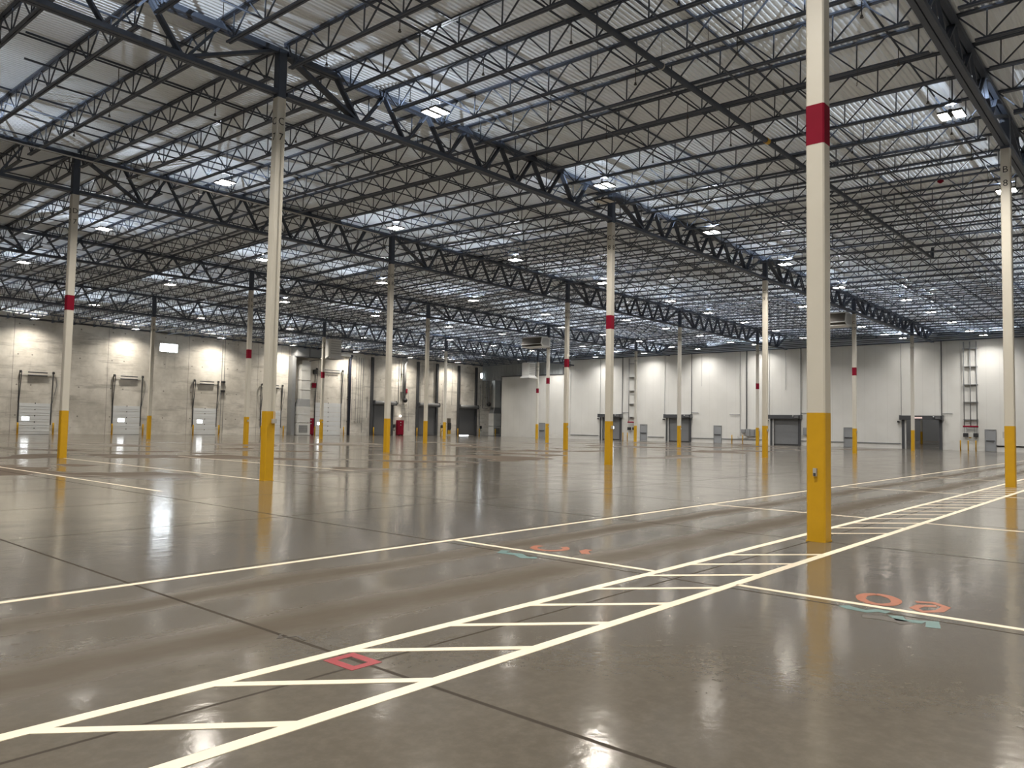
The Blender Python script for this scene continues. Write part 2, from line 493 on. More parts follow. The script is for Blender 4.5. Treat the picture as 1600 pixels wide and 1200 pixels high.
# column of the next hall, seen through the open door
t = thing('steel_column', 'white and yellow column in the next hall, seen through the open door', 'column', (119.5, 26.46, 0), 0, 'steel columns of the hall')
obj('guard_paint', me_yel, None, t); obj('shaft', shaft_mesh(10.9), None, t); obj('base_plate', me_plate, None, t)

# ================================================================== ROOF STEEL
# joist girders along X on the column rows
def girder_meshes(L, npan, depth):
    p = L / npan
    d = {}
    tz, bz = -0.075, -depth + 0.075
    d['top_chord'] = MB().box(.16, L - .16, -.15, -.02, -.15, 0).box(.16, L - .16, .02, .15, -.15, 0)
    d['bottom_chord'] = MB().box(.16, L - .16, -.14, -.015, -depth, -depth + .13).box(.16, L - .16, .015, .14, -depth, -depth + .13)
    webs = []
    bot = [(k + .5) * p for k in range(1, npan - 1)]
    top = [k * p for k in range(1, npan)]
    webs.append(((.2, tz), (bot[0], bz), .15)); webs.append(((L - .2, tz), (bot[-1], bz), .15))
    for b in bot:
        for s in (-.5, .5):
            webs.append(((b + s * p, tz), (b - math.copysign(.05, -s), bz), .10 if abs(b - L / 2) < L * .3 else .12))
    d['webs'] = []
    for (x0, z0), (x1, z1), wd in webs:
        m = MB()
        m.bar((x0, -.055, z0), (x1, -.055, z1), wd * .55, wd * .8, (0, 1, 0)).bar((x0, .055, z0), (x1, .055, z1), wd * .55, wd * .8, (0, 1, 0))
        d['webs'].append(m)
    return d
gcache = {}
def girder(row, k0, L, npan, label):
    y = ROWY[row]; top = zr(y) - .13
    bottom = 10.28 if row == 'F' else 10.98
    key = (row, round(L, 2))
    if key not in gcache:
        g = girder_meshes(L, npan, top - bottom)
        gcache[key] = {'top_chord': g['top_chord'].mesh('top_chord'), 'bottom_chord': g['bottom_chord'].mesh('bottom_chord'),
                       'webs': [m.mesh('web_member') for m in g['webs']]}
        for m in [gcache[key]['top_chord'], gcache[key]['bottom_chord'], *gcache[key]['webs']]: m.materials.append(MAT['steel'])
    t = thing('joist_girder', label, 'girder', ((k0 - 7) * SX, y, top), 0, 'dark joist girders on the column rows')
    g = gcache[key]
    obj('top_chord', g['top_chord'], None, t); obj('bottom_chord', g['bottom_chord'], None, t)
    for m in g['webs']: obj('web_member', m, None, t)
FIRST = {'B': 7, 'C': 6, 'D': 6, 'E': 7, 'F': 7}
for row in 'BCDEF':
    for k in range(FIRST[row], 12):
        if k < 11:
            a = 'column %s %d' % (row, k) if k >= 7 else 'the left edge of the photo'
            girder(row, k, SX, 9, 'dark steel truss girder from %s to column %s %d' % (a, row, k + 1))
        else:
            girder(row, 11, WX - 4 * SX - .05, 4, 'short dark truss girder from column %s 11 to the white wall' % row)

# bar joists along Y between the girders
def joist_meshes(L, depth, npan, cut=.02):
    p = L / npan
    top = MB().box(-.075, -.012, cut, L - cut, -.05, 0).box(.012, .075, cut, L - cut, -.05, 0)
    top.box(-.06, .06, cut, cut + .12, -.125, -.05).box(-.06, .06, L - cut - .12, L - cut, -.125, -.05)
    y0, y1 = .5 * p - .25, L - .5 * p + .25
    bot = MB().box(-.07, -.012, y0, y1, -depth, -depth + .05).box(.012, .07, y0, y1, -depth, -depth + .05)
    web = MB()
    zb, zt = -depth + .03, -.03
    for k in range(npan):
        b = (k + .5) * p
        w_ = .034
        web.bar((0, k * p + (cut + .08 if k == 0 else 0), zt), (0, b, zb), w_, w_)
        web.bar((0, (k + 1) * p - (cut + .08 if k == npan - 1 else 0), zt), (0, b, zb), w_, w_)
        web.bar((0, b, zt), (0, b, zb), w_ * .85, w_ * .85)
    out = []
    for nm, m in (('top_chord', top), ('bottom_chord', bot), ('web_lattice', web)):
        me = m.mesh(nm); me.materials.append(MAT['steel']); out.append((nm, me))
    return out
JD = 0.80
jm = joist_meshes(SY, JD, 10)
jc = joist_meshes(SY, JD, 10, .24)
jl = joist_meshes(WY - 4 * SY - .05, 1.0, 12)
jk = joist_meshes(WY - 4 * SY - .05, 1.0, 12, .24)
RANGE = {'A': (0, 26), 'B': (-4, 41), 'C': (-3, 41), 'D': (-2, 41), 'E': (0, 41), 'F': (3, 41)}
for bi, (bay, (ka, kb)) in enumerate(RANGE.items()):
    ya = (bi - 1) * SY
    s = 0.02 if ya < 2 * SY - 1 else -0.02
    for k in range(ka, kb):
        x = k * PJ
        col, j = 7 + k // 9, k % 9
        nxt = 'ABCDEFG'[bi + 1]
        span = 'from the concrete wall to row F' if bay == 'F' else ('before row B' if bay == 'A' else 'between rows %s and %s' % (bay, nxt))
        where = ('on column line %d' % col) if j == 0 else '%s past column line %d' % (ORD[j], col)
        t = thing('bar_joist', 'dark open-web roof joist %s, %s' % (span, where), 'roof joist', (x, ya, zr(ya) - .002), 0, 'open-web bar joists under the roof deck')
        t.rotation_euler = (math.atan(s), 0, 0)
        for nm, me in ((jk if j == 0 else jl) if bay == 'F' else jc if j == 0 else jm): obj(nm, me, None, t)

# bridging angles across the joists, at the third points of every bay
def pipe(name, label, cat, pts, r, mat, group=None, n=8):
    o = obj(name, MB().tube(pts, r, n), mat, None, True)
    return tag(o, label, cat, group)
for bi, bay in enumerate('ABCDEF'):
    ya = (bi - 1) * SY
    L = SY if bay != 'F' else WY - 4 * SY
    for q, f in enumerate((1 / 3, 2 / 3)):
        y = ya + L * f
        if bay == 'A' and q == 0: continue
        x0 = {'A': 0, 'B': -7, 'C': -5, 'D': -2, 'E': 0, 'F': 4}[bay]
        nm = 'the concrete wall bay' if bay == 'F' else 'the bay behind row %s' % bay if bay != 'A' else 'the bay before row B'
        for zz, lv in ((-.028, 'upper'), (-JD + .01 if bay != 'F' else -.99, 'lower')):
            zc = zr(y) + zz
            o = obj('bridging_angle', MB().box(x0, WX - .2, y - .022, y + .022, zc - .028, zc - .022).box(x0, WX - .2, y - .022, y - .016, zc - .022, zc + .02), 'steel')
            tag(o, '%s bridging line at the %s third of %s' % (lv, ('near', 'far')[q], nm), 'bridging angle', 'bridging lines across the joists')

# sprinkler branch lines along X between the chords, pendent heads on the nearer ones
hm = MB().tube([(0, 0, 0), (0, 0, -.42)], .012, 6).tube([(0, 0, -.42), (0, 0, -.47)], .03, 6).tube([(0, 0, -.47), (0, 0, -.485)], .045, 8)
head_me = hm.mesh('sprinkler_head'); head_me.materials.append(MAT['dark'])
nl = 0
y = -7.9
while y < 78:
    if abs((y + 200 * SY) % SY - 0) > .35 and abs((y + 200 * SY) % SY - SY) > .35:
        z = zr(y) - .45
        x0 = -8 if y < 20 else (-4 if y < 40 else 2)
        if y < 0: x0 = 1
        nl += 1
        t = thing('sprinkler_pipe', 'thin dark sprinkler branch pipe under the deck, %s' % ('%s one from the right' % ORD[nl] if nl < 9 else '%s behind row %s' % (ORD[1 + int((y % SY) / 3.048)], 'BCDEFG'[int(y // SY)])),
            'sprinkler pipe', (0, y, z), 0, 'sprinkler branch pipes')
        obj('pipe', MB().tube([(x0, 0, 0), (WX - .3, 0, 0)], .027, 6), 'steel', t, True)
        if 0.5 < y < 27:
            for q in range(10):
                h = obj('sprinkler_head', head_me, None, t); h.location = (x0 + 2.2 + q * 3.05, 0, 0)
    y += 3.048
# large main
zc = zr(6.2) - .95
t = thing('sprinkler_main', 'thick dark sprinkler main pipe hung below the joists, ending in an upturned elbow', 'pipe', (0, 6.15, zc))
obj('pipe', MB().tube([(-8, 0, 0), (34.9, 0, 0), (35.15, 0, .05), (35.22, 0, .2), (35.22, 0, .62)], .085, 12), 'steel', t, True)
for x in (0.1, 5.8, 11.4, 17.1, 22.8, 28.5): 
    obj('hanger', MB().tube([(x, 0, .95), (x, 0, .09)], .009, 6).tube([(x - .02, 0, 0), (x + .02, 0, 0)], .098, 12), 'galv', t)
obj('coupling', MB().tube([(12.6, 0, 0), (12.8, 0, 0)], .10, 12), 'yellow', t)['label'] = 'yellow tagged coupling'
# pale conduit in front of the D girder with little drop tees
t = thing('lighting_conduit', 'pale grey conduit with short tees running beside the D row girder', 'conduit', (0, 26.9, 11.35))
obj('tube', MB().tube([(-4, 0, 0), (13.2, 0, 0)], .03, 8), 'galv', t, True)
for x in (-1.5, 1.0, 3.5, 6.0, 8.5, 11.0):
    obj('tee', MB().tube([(x, 0, 0), (x, 0, -.22)], .014, 6).bar((x - .18, 0, -.22), (x + .18, 0, -.22), .03, .02), 'dark', t)
# small red bell hanging over the aisle
t = thing('alarm_beacon', 'small red beacon hanging under the roof left of the B 8 column', 'alarm', (20.4, 2.6, zr(2.6) - 1.0))
obj('dome', MB().tube([(0, 0, -.06), (0, 0, 0), (0, 0, .05)], [.04, .12, .10], 10), 'red', t, True)
obj('cord', MB().tube([(0, 0, .05), (0, 0, .98)], .01, 6), 'dark', t)
# loose looped wires hanging from the deck
for i, (x, y, l) in enumerate(((5.4, 4.6, 1.3), (3.9, 6.9, 1.5), (9.2, 2.2, 1.2))):
    o = obj('hanging_wire', MB().tube([(x, y, zr(y)), (x, y, zr(y) - l), (x + .05, y, zr(y) - l - .06), (x, y + .02, zr(y) - l - .12), (x - .05, y, zr(y) - l - .06), (x, y, zr(y) - l)], .006, 5), 'dark')
    tag(o, 'thin looped wire hanging from the deck, %s of three over the aisle' % ('furthest left', 'middle', 'furthest right')[(1, 0, 2)[i]], 'wire', 'wires hanging from the deck')

# ================================================================== HIGHBAY LIGHTS
hb = MB()
for s in (-1, 1):
    yc = s * .19
    hb.box(-.32, .32, yc - .14, yc + .14, .03, .06)
    hb.box(-.32, .32, yc - .14, yc - .128, -.005, .03).box(-.32, .32, yc + .128, yc + .14, -.005, .03)
    hb.box(-.32, -.308, yc - .128, yc + .128, -.005, .03).box(.308, .32, yc - .128, yc + .128, -.005, .03)
hb.box(-.2, .2, -.05, .05, .04, .13)
ul = bpy.data.lights.new('uplight_slot', 'POINT'); ul.energy = UP_W; ul.color = (0.88, 0.94, 1.0); ul.shadow_soft_size = 0.0
# unseen lamp added to brighten the deck evenly: batwing, strength grows towards the sides
ul.use_nodes = True
_t = ul.node_tree; _em = _t.nodes['Emission']
_tc = _t.nodes.new('ShaderNodeTexCoord'); _sp = _t.nodes.new('ShaderNodeSeparateXYZ'); _t.links.new(_tc.outputs['Normal'], _sp.inputs[0])
def _m(op, a, b):
    n = _t.nodes.new('ShaderNodeMath'); n.operation = op
    for i, v in enumerate((a, b)):
        if isinstance(v, (int, float)): n.inputs[i].default_value = v
        else: _t.links.new(v, n.inputs[i])
    return n.outputs[0]
_c = _m('MULTIPLY', _sp.outputs[2], UP_SIGN)
_w = _m('DIVIDE', 1.0, _m('MAXIMUM', _m('POWER', _m('MAXIMUM', _c, 0.05), 3.0), 0.012))
_w = _m('MULTIPLY', _w, _m('GREATER_THAN', _c, 0.12))
_t.links.new(_m('ADD', _m('MULTIPLY', _w, 0.16), _m('MULTIPLY', _m('GREATER_THAN', _c, 0.12), 0.35)), _em.inputs['Strength'])
house_me = hb.mesh('housing'); house_me.materials.append(MAT['dark'])
lens_me = MB().box(-.305, .305, -.126, .126, .022, .029).mesh('lens'); lens_me.materials.append(MAT['lens'])
off_me = MB().box(-.305, .305, -.126, .126, -.008, .029).mesh('lens'); off_me.materials.append(MAT['offlens'])
hang_me = MB().tube([(-.18, 0, .13), (-.18, 0, 1.10)], .007, 5).tube([(.18, 0, .13), (.18, 0, 1.10)], .007, 5).box(-.3, .3, -.025, .025, .40, .44).mesh('hanger')
hang_me.materials.append(MAT['dark'])
lamp_data = {}
for nm, colr, pw in (('warm', WARM, 1.0), ('close', COOL, 0.48), ('dock', WARM, 0.8), ('dim', COOL, 0.12)):
    ld = bpy.data.lights.new('led_panel', 'AREA'); ld.shape = 'RECTANGLE'; ld.size = .60; ld.size_y = .24
    ld.energy = LAMP_W * pw; ld.color = colr; ld.spread = math.radians(142)
    lamp_data[nm] = ld
def light(x, y, label, lit=True, drop=1.12, dim=False):
    z = zr(y) - drop
    t = thing('highbay_light', label, 'ceiling light', (x, y, z), 0, 'LED highbay lights')
    obj('housing', house_me, None, t); obj('hanger', hang_me, None, t)
    for s in (-1, 1):
        l = obj('lens', lens_me if lit else off_me, None, t); l.location = (0, s * .19, 0)
        if lit:
            o = bpy.data.objects.new('led_panel', lamp_data['dim' if dim else 'dock' if y > 70 else 'close' if x > 45 else 'warm']); C.objects.link(o)
            o.parent = t; o.location = (0, s * .19, .018)
    if lit:
        o = bpy.data.objects.new('uplight_slot', ul); C.objects.link(o); o.parent = t; o.location = (0, 0, .30)
    return t
XA = [-5.0, 4.1, 13.35, 22.65, 31.9, 41.1]
YA = [(0.8, 'over the hatched walkway row B'), (13.1, 'just before the C row of columns'), (25.8, 'between rows C and D, nearer D'),
      (38.1, 'midway between rows D and E'), (50.2, 'just behind the E row of columns'), (63.6, 'just behind the F row of columns')]
for y, wh in YA:
    for i, x in enumerate(XA):
        if y > 30 and x < 0: continue
        light(x, y, 'lit twin-panel LED highbay %s, %s from the left end' % (wh, ORD[i + 1]))
XR = [(48.5, 'column line 10'), (55.7, 'midway between column lines 10 and 11'), (62.9, 'just before column line 11'), (70.2, 'just past column line 11'), (74.1, 'closest to the white wall')]
for x, wx in XR:
    for i, y in enumerate((2.5, 10.8, 18.2, 26.3, 34.5, 42.0, 49.8, 57.6, 65.8)):
        yy = y if x < 74 else -4.2 + .97 * (y + 4.2)
        if x > 74 and i in (0, 3): continue
        light(x, yy, 'lit close-set LED highbay %s, %s from the right' % (wx, ORD[i + 1]), dim=(x > 74 and i == 2))
for i, x in enumerate((3.9, 13.2, 22.5, 31.8, 41.1, 50.6, 60.0, 69.2)):
    light(x, 77.1, 'lit LED highbay close to the concrete dock wall, %s from the left' % ORD[i + 1], drop=.95)
for x in (-5, 4.1, 13.35, 22.65, 31.9, 41.1): light(x, -11.5, 'lit twin-panel LED highbay outside the photo on the right, before the B row')
for x, y in ((-14.3, .8), (-14.3, 13.1), (-14.3, -11.5), (-14.3, 25.8)): light(x, y, 'lit twin-panel LED highbay outside the photo, behind the camera')
light(15.2, 14.35, 'unlit white highbay just left of the head of column C 8', lit=False, drop=1.12)
for x, y in ((84, 14), (84, 22), (95, 16), (95, 30), (110, 22), (125, 30), (140, 26), (140, 40), (158, 36), (172, 40), (180, 36), (180, 46)):  # lamps added out of sight to brighten the next hall
    z0 = 10.6
    t = light(x, y, 'LED highbay in the next hall, hidden above the open door'); t.location.z = z0

# ================================================================== FLOOR MARKINGS
H = .003
def slab(x0, x1, y0, y1, z1=H): return MB().box(x0, x1, y0, y1, 0, z1)
t = thing('walkway_marking', 'white painted hatched walkway strip running through the row B columns', 'floor marking', (0, 0, 0))
obj('edge_line', slab(-20, 46, .37, .47), 'lineW', t); obj('edge_line', slab(-20, 46, -.58, -.475), 'lineW', t)
hatch = MB().add([(0, .40, 0), (.115, .40, 0), (1.115, -.50, 0), (1.0, -.50, 0), (0, .40, H), (.115, .40, H), (1.115, -.50, H), (1.0, -.50, H)],
                 [(3, 2, 1, 0), (4, 5, 6, 7), (0, 1, 5, 4), (1, 2, 6, 5), (2, 3, 7, 6), (3, 0, 4, 7)]).mesh('hatch_bar')
hatch.materials.append(MAT['lineW'])
for i in range(-6, 40):
    x = -10.53 + i * 1.024
    if -1.35 < x < -.1: continue
    o = obj('hatch_bar', hatch, None, t); o.location = (x, 0, .0002)
tag(obj('aisle_line', slab(-20, 62, 3.72, 3.80), 'lineW'), 'long white painted line left of the hatched walkway', 'floor marking')
for x0, wh in ((-12.5, 'nearest to the camera'), (-4.02, 'before the nearest column'), (3.93, 'just behind the nearest column'), (12.4, 'beyond the nearest column'), (20.6, 'furthest behind the B 8 column')):
    tag(obj('bay_line', slab(x0 - .04, x0 + .04, .46, 3.74), 'lineW'), 'white cross line between aisle line and walkway, %s' % wh, 'floor marking', 'white cross lines')
    tag(obj('bay_line', slab(x0 - .08, x0, -11, -.56), 'lineW'), 'white line leaving the walkway to the right, %s' % wh, 'floor marking', 'white cross lines')
tag(obj('bay_line', slab(-.04, .04, 15.45, 30.2), 'lineW'), 'white worn line on the floor between columns C 7 and D 7', 'floor marking')
tag(obj('bay_line', slab(-3.76, -3.68, 13.6, 29.5), 'lineW'), 'white line on the floor left of columns C 7 and D 7', 'floor marking')
tag(obj('bay_line', slab(4.7, 4.78, 17.5, 30.2), 'lineW'), 'white line on the floor right of the C 7 column', 'floor marking')
def blob(pts, name, mat, label, z=.0022, jit=.015):
    # a painted patch with slightly uneven edge: outline -> thin slab
    out = []
    for i in range(len(pts)):
        a, b = Vector(pts[i]), Vector(pts[(i + 1) % len(pts)])
        for q in range(4):
            v = a.lerp(b, q / 4)
            out.append((v.x + random.uniform(-jit, jit), v.y + random.uniform(-jit, jit)))
    return tag(obj(name, MB().prism(out, 0, z), mat), label, 'floor marking')
def stroke(pts, wdt, name, mat, label, z=.0022):
    mb = MB(); L, R = [], []
    for i, p in enumerate(pts):
        a, b = Vector(pts[max(i - 1, 0)]), Vector(pts[min(i + 1, len(pts) - 1)])
        d = (b - a).normalized(); nn = Vector((-d.y, d.x)); w_ = wdt * random.uniform(.85, 1.1) / 2
        L.append(Vector(p) + nn * w_); R.append(Vector(p) - nn * w_)
    n = len(pts); vs = [(v.x, v.y, zz) for zz in (0, z) for v in L + R]
    fs = []
    for i in range(n - 1):
        fs += [(2 * n + i, 3 * n + i, 3 * n + i + 1, 2 * n + i + 1), (i, i + 1, 2 * n + i + 1, 2 * n + i), (n + i, 3 * n + i, 3 * n + i + 1, n + i + 1)]
    mb.add(vs, fs)
    return tag(obj(name, mb, mat), label, 'floor marking')
def loop(cx, cy, rx, ry, rot, a0, a1, n=22):
    out = []
    for i in range(n + 1):
        a = math.radians(a0 + (a1 - a0) * i / n); x, y = rx * math.cos(a), ry * math.sin(a)
        c, s = math.cos(rot), math.sin(rot); out.append((cx + x * c - y * s, cy + x * s + y * c))
    return out
sq = MB()
for x0, x1, y0, y1 in ((-8.69, -8.43, .02, .085), (-8.69, -8.43, .275, .34), (-8.69, -8.62, .085, .275), (-8.50, -8.43, .085, .275)): sq.box(x0, x1, y0, y1, 0, .0024)
tag(obj('square_mark', sq, 'redfloor'), 'small red painted square outline inside the hatched walkway', 'floor marking')
stroke(loop(-3.70, -1.88, .25, .16, .35, 0, 360), .10, 'sprayed_zero', 'orange', 'orange sprayed zero beside the white line, right of the nearest column')
stroke([(-3.55, -2.18), (-3.47, -2.32), (-3.60, -2.46), (-3.82, -2.45), (-3.96, -2.34), (-3.86, -2.24), (-3.70, -2.26), (-3.62, -2.37)], .09, 'sprayed_numeral', 'orange', 'orange sprayed numeral right of the orange zero')
stroke([(-4.24, -1.72), (-4.30, -1.80), (-4.33, -1.95), (-4.22, -2.02), (-4.24, -2.12)], .12, 'sprayed_patch', 'cyan', 'left cyan sprayed smear under the orange zero')
stroke([(-4.32, -2.20), (-4.46, -2.28), (-4.42, -2.42), (-4.32, -2.50), (-4.56, -2.56)], .12, 'sprayed_patch', 'cyan', 'right cyan sprayed smear under the orange numeral')
stroke([(-4.55, -1.98), (-4.50, -2.12), (-4.52, -2.30), (-4.58, -2.36)], .14, 'scuff_mark', 'dirt', 'dark smear between the two cyan sprayed smears')
stroke(loop(-3.58, 2.35, .22, .22, .2, 60, 330), .10, 'sprayed_zero', 'orange', 'faint orange sprayed curve by the cross line before the nearest column')
stroke([(-3.62, 1.72), (-3.45, 1.88), (-3.30, 1.90)], .12, 'sprayed_patch', 'orange', 'short orange sprayed stroke by the cross line before the nearest column')
stroke([(-4.18, 2.62), (-4.35, 2.55), (-4.30, 2.30), (-4.42, 2.10), (-4.32, 1.98)], .13, 'sprayed_patch', 'cyan', 'faint cyan sprayed curve by the cross line before the nearest column')
stroke([(-8.48, .86), (-8.46, 1.0), (-8.60, 1.05), (-8.52, 1.12)], .03, 'scuff_mark', 'dirt', 'black scrape on the floor joint behind the red square')

# ================================================================== DOCK DOORS (concrete wall)
def dock_door(i, x0, x1, h, track, winx):
    y = WY - .02
    d = struct('door_%d' % i)
    n = 5 if h < 3.5 else 7
    ph = h / n
    for k in range(n):
        m = MB().box(x0, x1, y - .06, y - .01, .02 + k * ph, (k + 1) * ph - .012)
        m.box(x0, x1, y - .075, y - .06, .02 + k * ph + ph * .42, .02 + k * ph + ph * .50)
        s = obj('door_section', m, 'dockdoor', d)
        obj('hinge', MB().box((x0 + x1) / 2 - .04, (x0 + x1) / 2 + .04, y - .09, y - .06, (k + 1) * ph - .07, (k + 1) * ph + .03), 'black', s)
    obj('window_pane', MB().box(winx, winx + .62, y - .085, y - .06, 1.33, 1.64), 'doorpane', d)['label'] = 'small daylit pane'
    obj('bottom_seal', MB().box(x0, x1, y - .07, y - .02, 0, .03), 'black', d)
    for s, xx in ((-1, x0 - .07), (1, x1 + .07)):
        m = MB().bar((xx, y - .03, .9), (xx, y - .03, h), .10, .05, (0, 1, 0))
        m.bar((xx, y - .05, h), (xx - s * .05, y - .35, track), .07, .05, (0, 1, 0)).bar((xx + s * .05, y - .03, h), (xx + s * .02, y - .03, track), .05, .05, (0, 1, 0))
        obj('track', m, 'dark', d)
        obj('pulley', MB().tube([(xx - .08, y - .2, track), (xx + .08, y - .2, track)], .13, 10), 'black', d)
    obj('shaft', MB().tube([(x0 - .2, y - .2, track), (x1 + .2, y - .2, track)], .02, 6).box(x0, x1, y - .04, y - .02, track - .3, track - .24), 'galv', d)
    sp = MB()
    for zz in (track - .03, track - .32): sp.tube([(x0 + .55, y - .2, zz), (x1 - .45, y - .2, zz)], .055, 8)
    obj('spring', sp, 'dark', d)
    obj('pull_chain', MB().tube([(x1 + .35, y - .1, track - .4), (x1 + .45, y - .1, track - 1.2), (x1 + .12, y - .1, h)], .022, 5), 'midgrey', d)
dock_door(1, 12.90, 15.58, 2.98, 5.95, 13.15)
dock_door(2, 21.43, 24.15, 2.98, 6.08, 21.95)
dock_door(3, 30.0, 32.66, 2.98, 6.02, 30.45)
dock_door(4, 38.4, 41.0, 2.98, 6.02, 38.75)
dock_door(5, 46.0, 49.9, 4.15, 8.4, 46.35)
BOL = {'left of the first white dock door': 12.72, 'right of the first white dock door': 15.76, 'left of the second white dock door': 21.22, 'right of the second white dock door': 24.34,
       'left of the third white dock door': 29.82, 'right of the third white dock door': 32.84, 'left of the white dock door behind the C 7 column': 38.2, 'right of the white dock door behind the C 7 column': 41.2,
       'left of the tall white dock door': 45.72, 'right of the tall white dock door': 50.15,
       'left of the first grey rolling door': 55.1, 'left of the middle grey rolling door': 62.95, 'right of the middle grey rolling door': 67.7, 'left of the last grey rolling door': 71.2, 'right of the last grey rolling door': 75.9,
       'left at the far air unit': 78.6, 'right at the far air unit': 80.2}
bp = None
def bollard(x, y, label, h=1.12, r=.085):
    t = thing('bollard', label, 'bollard', (x, y, 0), 0, 'yellow bollards along the walls')
    m = MB().tube([(0, 0, 0), (0, 0, h - .05), (0, 0, h)], [r, r, r * .6], 12)
    obj('post', m, 'yellow', t, True)
    obj('base_ring', MB().tube([(0, 0, 0), (0, 0, .02)], r * 1.5, 12), 'yellow', t)
    return t
for lab, x in BOL.items(): bollard(x, WY - (1.45 if x > 78 else .5), 'yellow bollard ' + lab)

# grey rolling steel doors with round hoods and tall dark guides
def rolling_door(i, x0, x1, h, gaplight=False):
    y = WY - .02
    d = struct('door_%d' % i)
    m = MB(); n = 28
    zb = .12 if gaplight else .02
    for k in range(n):
        z0 = zb + (h - zb) * k / n; z1 = zb + (h - zb) * (k + 1) / n
        m.box(x0, x1, y - .05, y - .02, z0, z1 - .02).box(x0, x1, y - .035, y - .02, z1 - .02, z1)
    obj('curtain', m, 'slat', d)
    obj('bottom_bar', MB().box(x0, x1, y - .08, y - .01, zb - .02, zb + .08), 'dark', d)
    if gaplight: obj('daylight_gap', MB().box(x0, x0 + 2.1, y - .03, y - .02, 0.005, zb - .02), 'doorpane', d)['label'] = 'bright gap under the curtain'
    for xx in (x0 - .1, x1 + .1): obj('guide', MB().box(xx - .1, xx + .1, y - .14, y, 0, h + .2), 'dark', d)
    obj('hood', MB().tube([(x0 - .25, y - .32, h + .22), (x1 + .35, y - .32, h + .22)], .27, 14), 'midgrey', d, True)
    obj('hood_bracket', MB().box(x0 - .3, x0 - .25, y - .62, y, h - .08, h + .52).box(x1 + .35, x1 + .4, y - .62, y, h - .08, h + .52), 'dark', d)
    obj('motor', MB().box(x1 + .4, x1 + .62, y - .5, y - .2, h + .05, h + .35), 'dark', d)
rolling_door(6, 55.45, 58.6, 4.25)
rolling_door(7, 63.55, 66.85, 4.25)
rolling_door(8, 71.85, 75.15, 4.2, True)
for xx, lab in ((63.2, 'left of the middle grey rolling door'), (67.0, 'right of the middle grey rolling door'), (71.5, 'left of the last grey rolling door'), (75.35, 'right of the last grey rolling door'),
                (54.9, 'left of the first grey rolling door')):
    t = thing('steel_post', 'tall dark steel post %s on the concrete wall' % lab, 'post', (xx, WY - .2, 0), 0, 'tall dark posts on the concrete wall')
    hh = 10.6
    obj('channel', MB().box(-.17, .17, -.12, -.08, 0, hh).box(-.17, -.13, -.08, .18, 0, hh).box(.13, .17, -.08, .18, 0, hh), 'dark', t)
    for k in range(9):
        obj('bolt_plate', MB().box(-.23, -.17, -.12, .0, .5 + k * 1.18, .66 + k * 1.18), 'dark', t)

# air handling units against the concrete wall
def air_unit(x, label, mirror=1, sheet='duct'):
    t = thing('air_handling_unit', label, 'air handler', (x, WY - .05, 0))
    m = mirror
    obj('cabinet', MB().box(-.9, .9, -1.1, 0, .05, 1.5), 'duct', t)
    obj('upper_cabinet', MB().box(-.88, .88, -1.08, 0, 1.56, 2.5), 'duct', t)
    obj('filter_cabinet', MB().box(-.88, .88, -1.08, 0, 2.54, 3.55), 'duct', t)
    lv = MB().box(-.72, .5, -1.14, -1.10, .35, 1.25)
    a = obj('intake_louvre', lv, 'midgrey', t)
    bl = MB()
    for k in range(7): bl.box(-.68, .46, -1.17, -1.14, .42 + k * .12, .46 + k * .12)
    obj('blade', bl, 'galv', a)
    obj('transition', MB().add([(-.85, -1.05, 3.55), (.85, -1.05, 3.55), (.85, 0, 3.55), (-.85, 0, 3.55), (-.35, -.8, 4.5), (.95, -.8, 4.5), (.95, 0, 4.5), (-.35, 0, 4.5)],
        [(0, 1, 5, 4), (1, 2, 6, 5), (2, 3, 7, 6), (3, 0, 4, 7), (4, 5, 6, 7), (3, 2, 1, 0)]), 'midgrey', t)
    dm = MB()
    for k in range(4): dm.box(-.35, .95, -.8, 0, 4.5 + k * 1.2, 4.5 + (k + 1) * 1.2 - .02).box(-.38, .98, -.83, 0, 5.66 + k * 1.2, 5.70 + k * 1.2)
    obj('supply_duct', dm, 'duct', t)
    obj('skid', MB().box(-.92, .92, -1.12, 0, 0, .05), 'dark', t)
    return t
air_unit(43.65, 'white air handling unit with tall duct against the concrete wall, beside the red cabinet')
air_unit(79.35, 'white air handling unit with tall duct in the far corner, next to the white wall')
t = thing('duct_run', 'grey horizontal duct and side panel framing the near air unit on the concrete wall', 'duct', (0, WY, 0))
obj('horizontal_duct', MB().box(42.2, 46.6, -1.4, -.1, 9.75, 10.75), 'midgrey', t)
obj('side_panel', MB().box(41.95, 42.45, -.9, -.02, 0, 9.75), 'midgrey', t)
obj('support_frame', MB().bar((41.9, -1.4, 9.68), (46.4, -1.4, 9.68), .12, .12).bar((44.0, -1.4, 9.2), (46.4, -1.4, 9.68), .08, .08).bar((44.0, -1.4, 9.7), (44.0, -1.4, 10.8), .05, .05), 'dark', t)
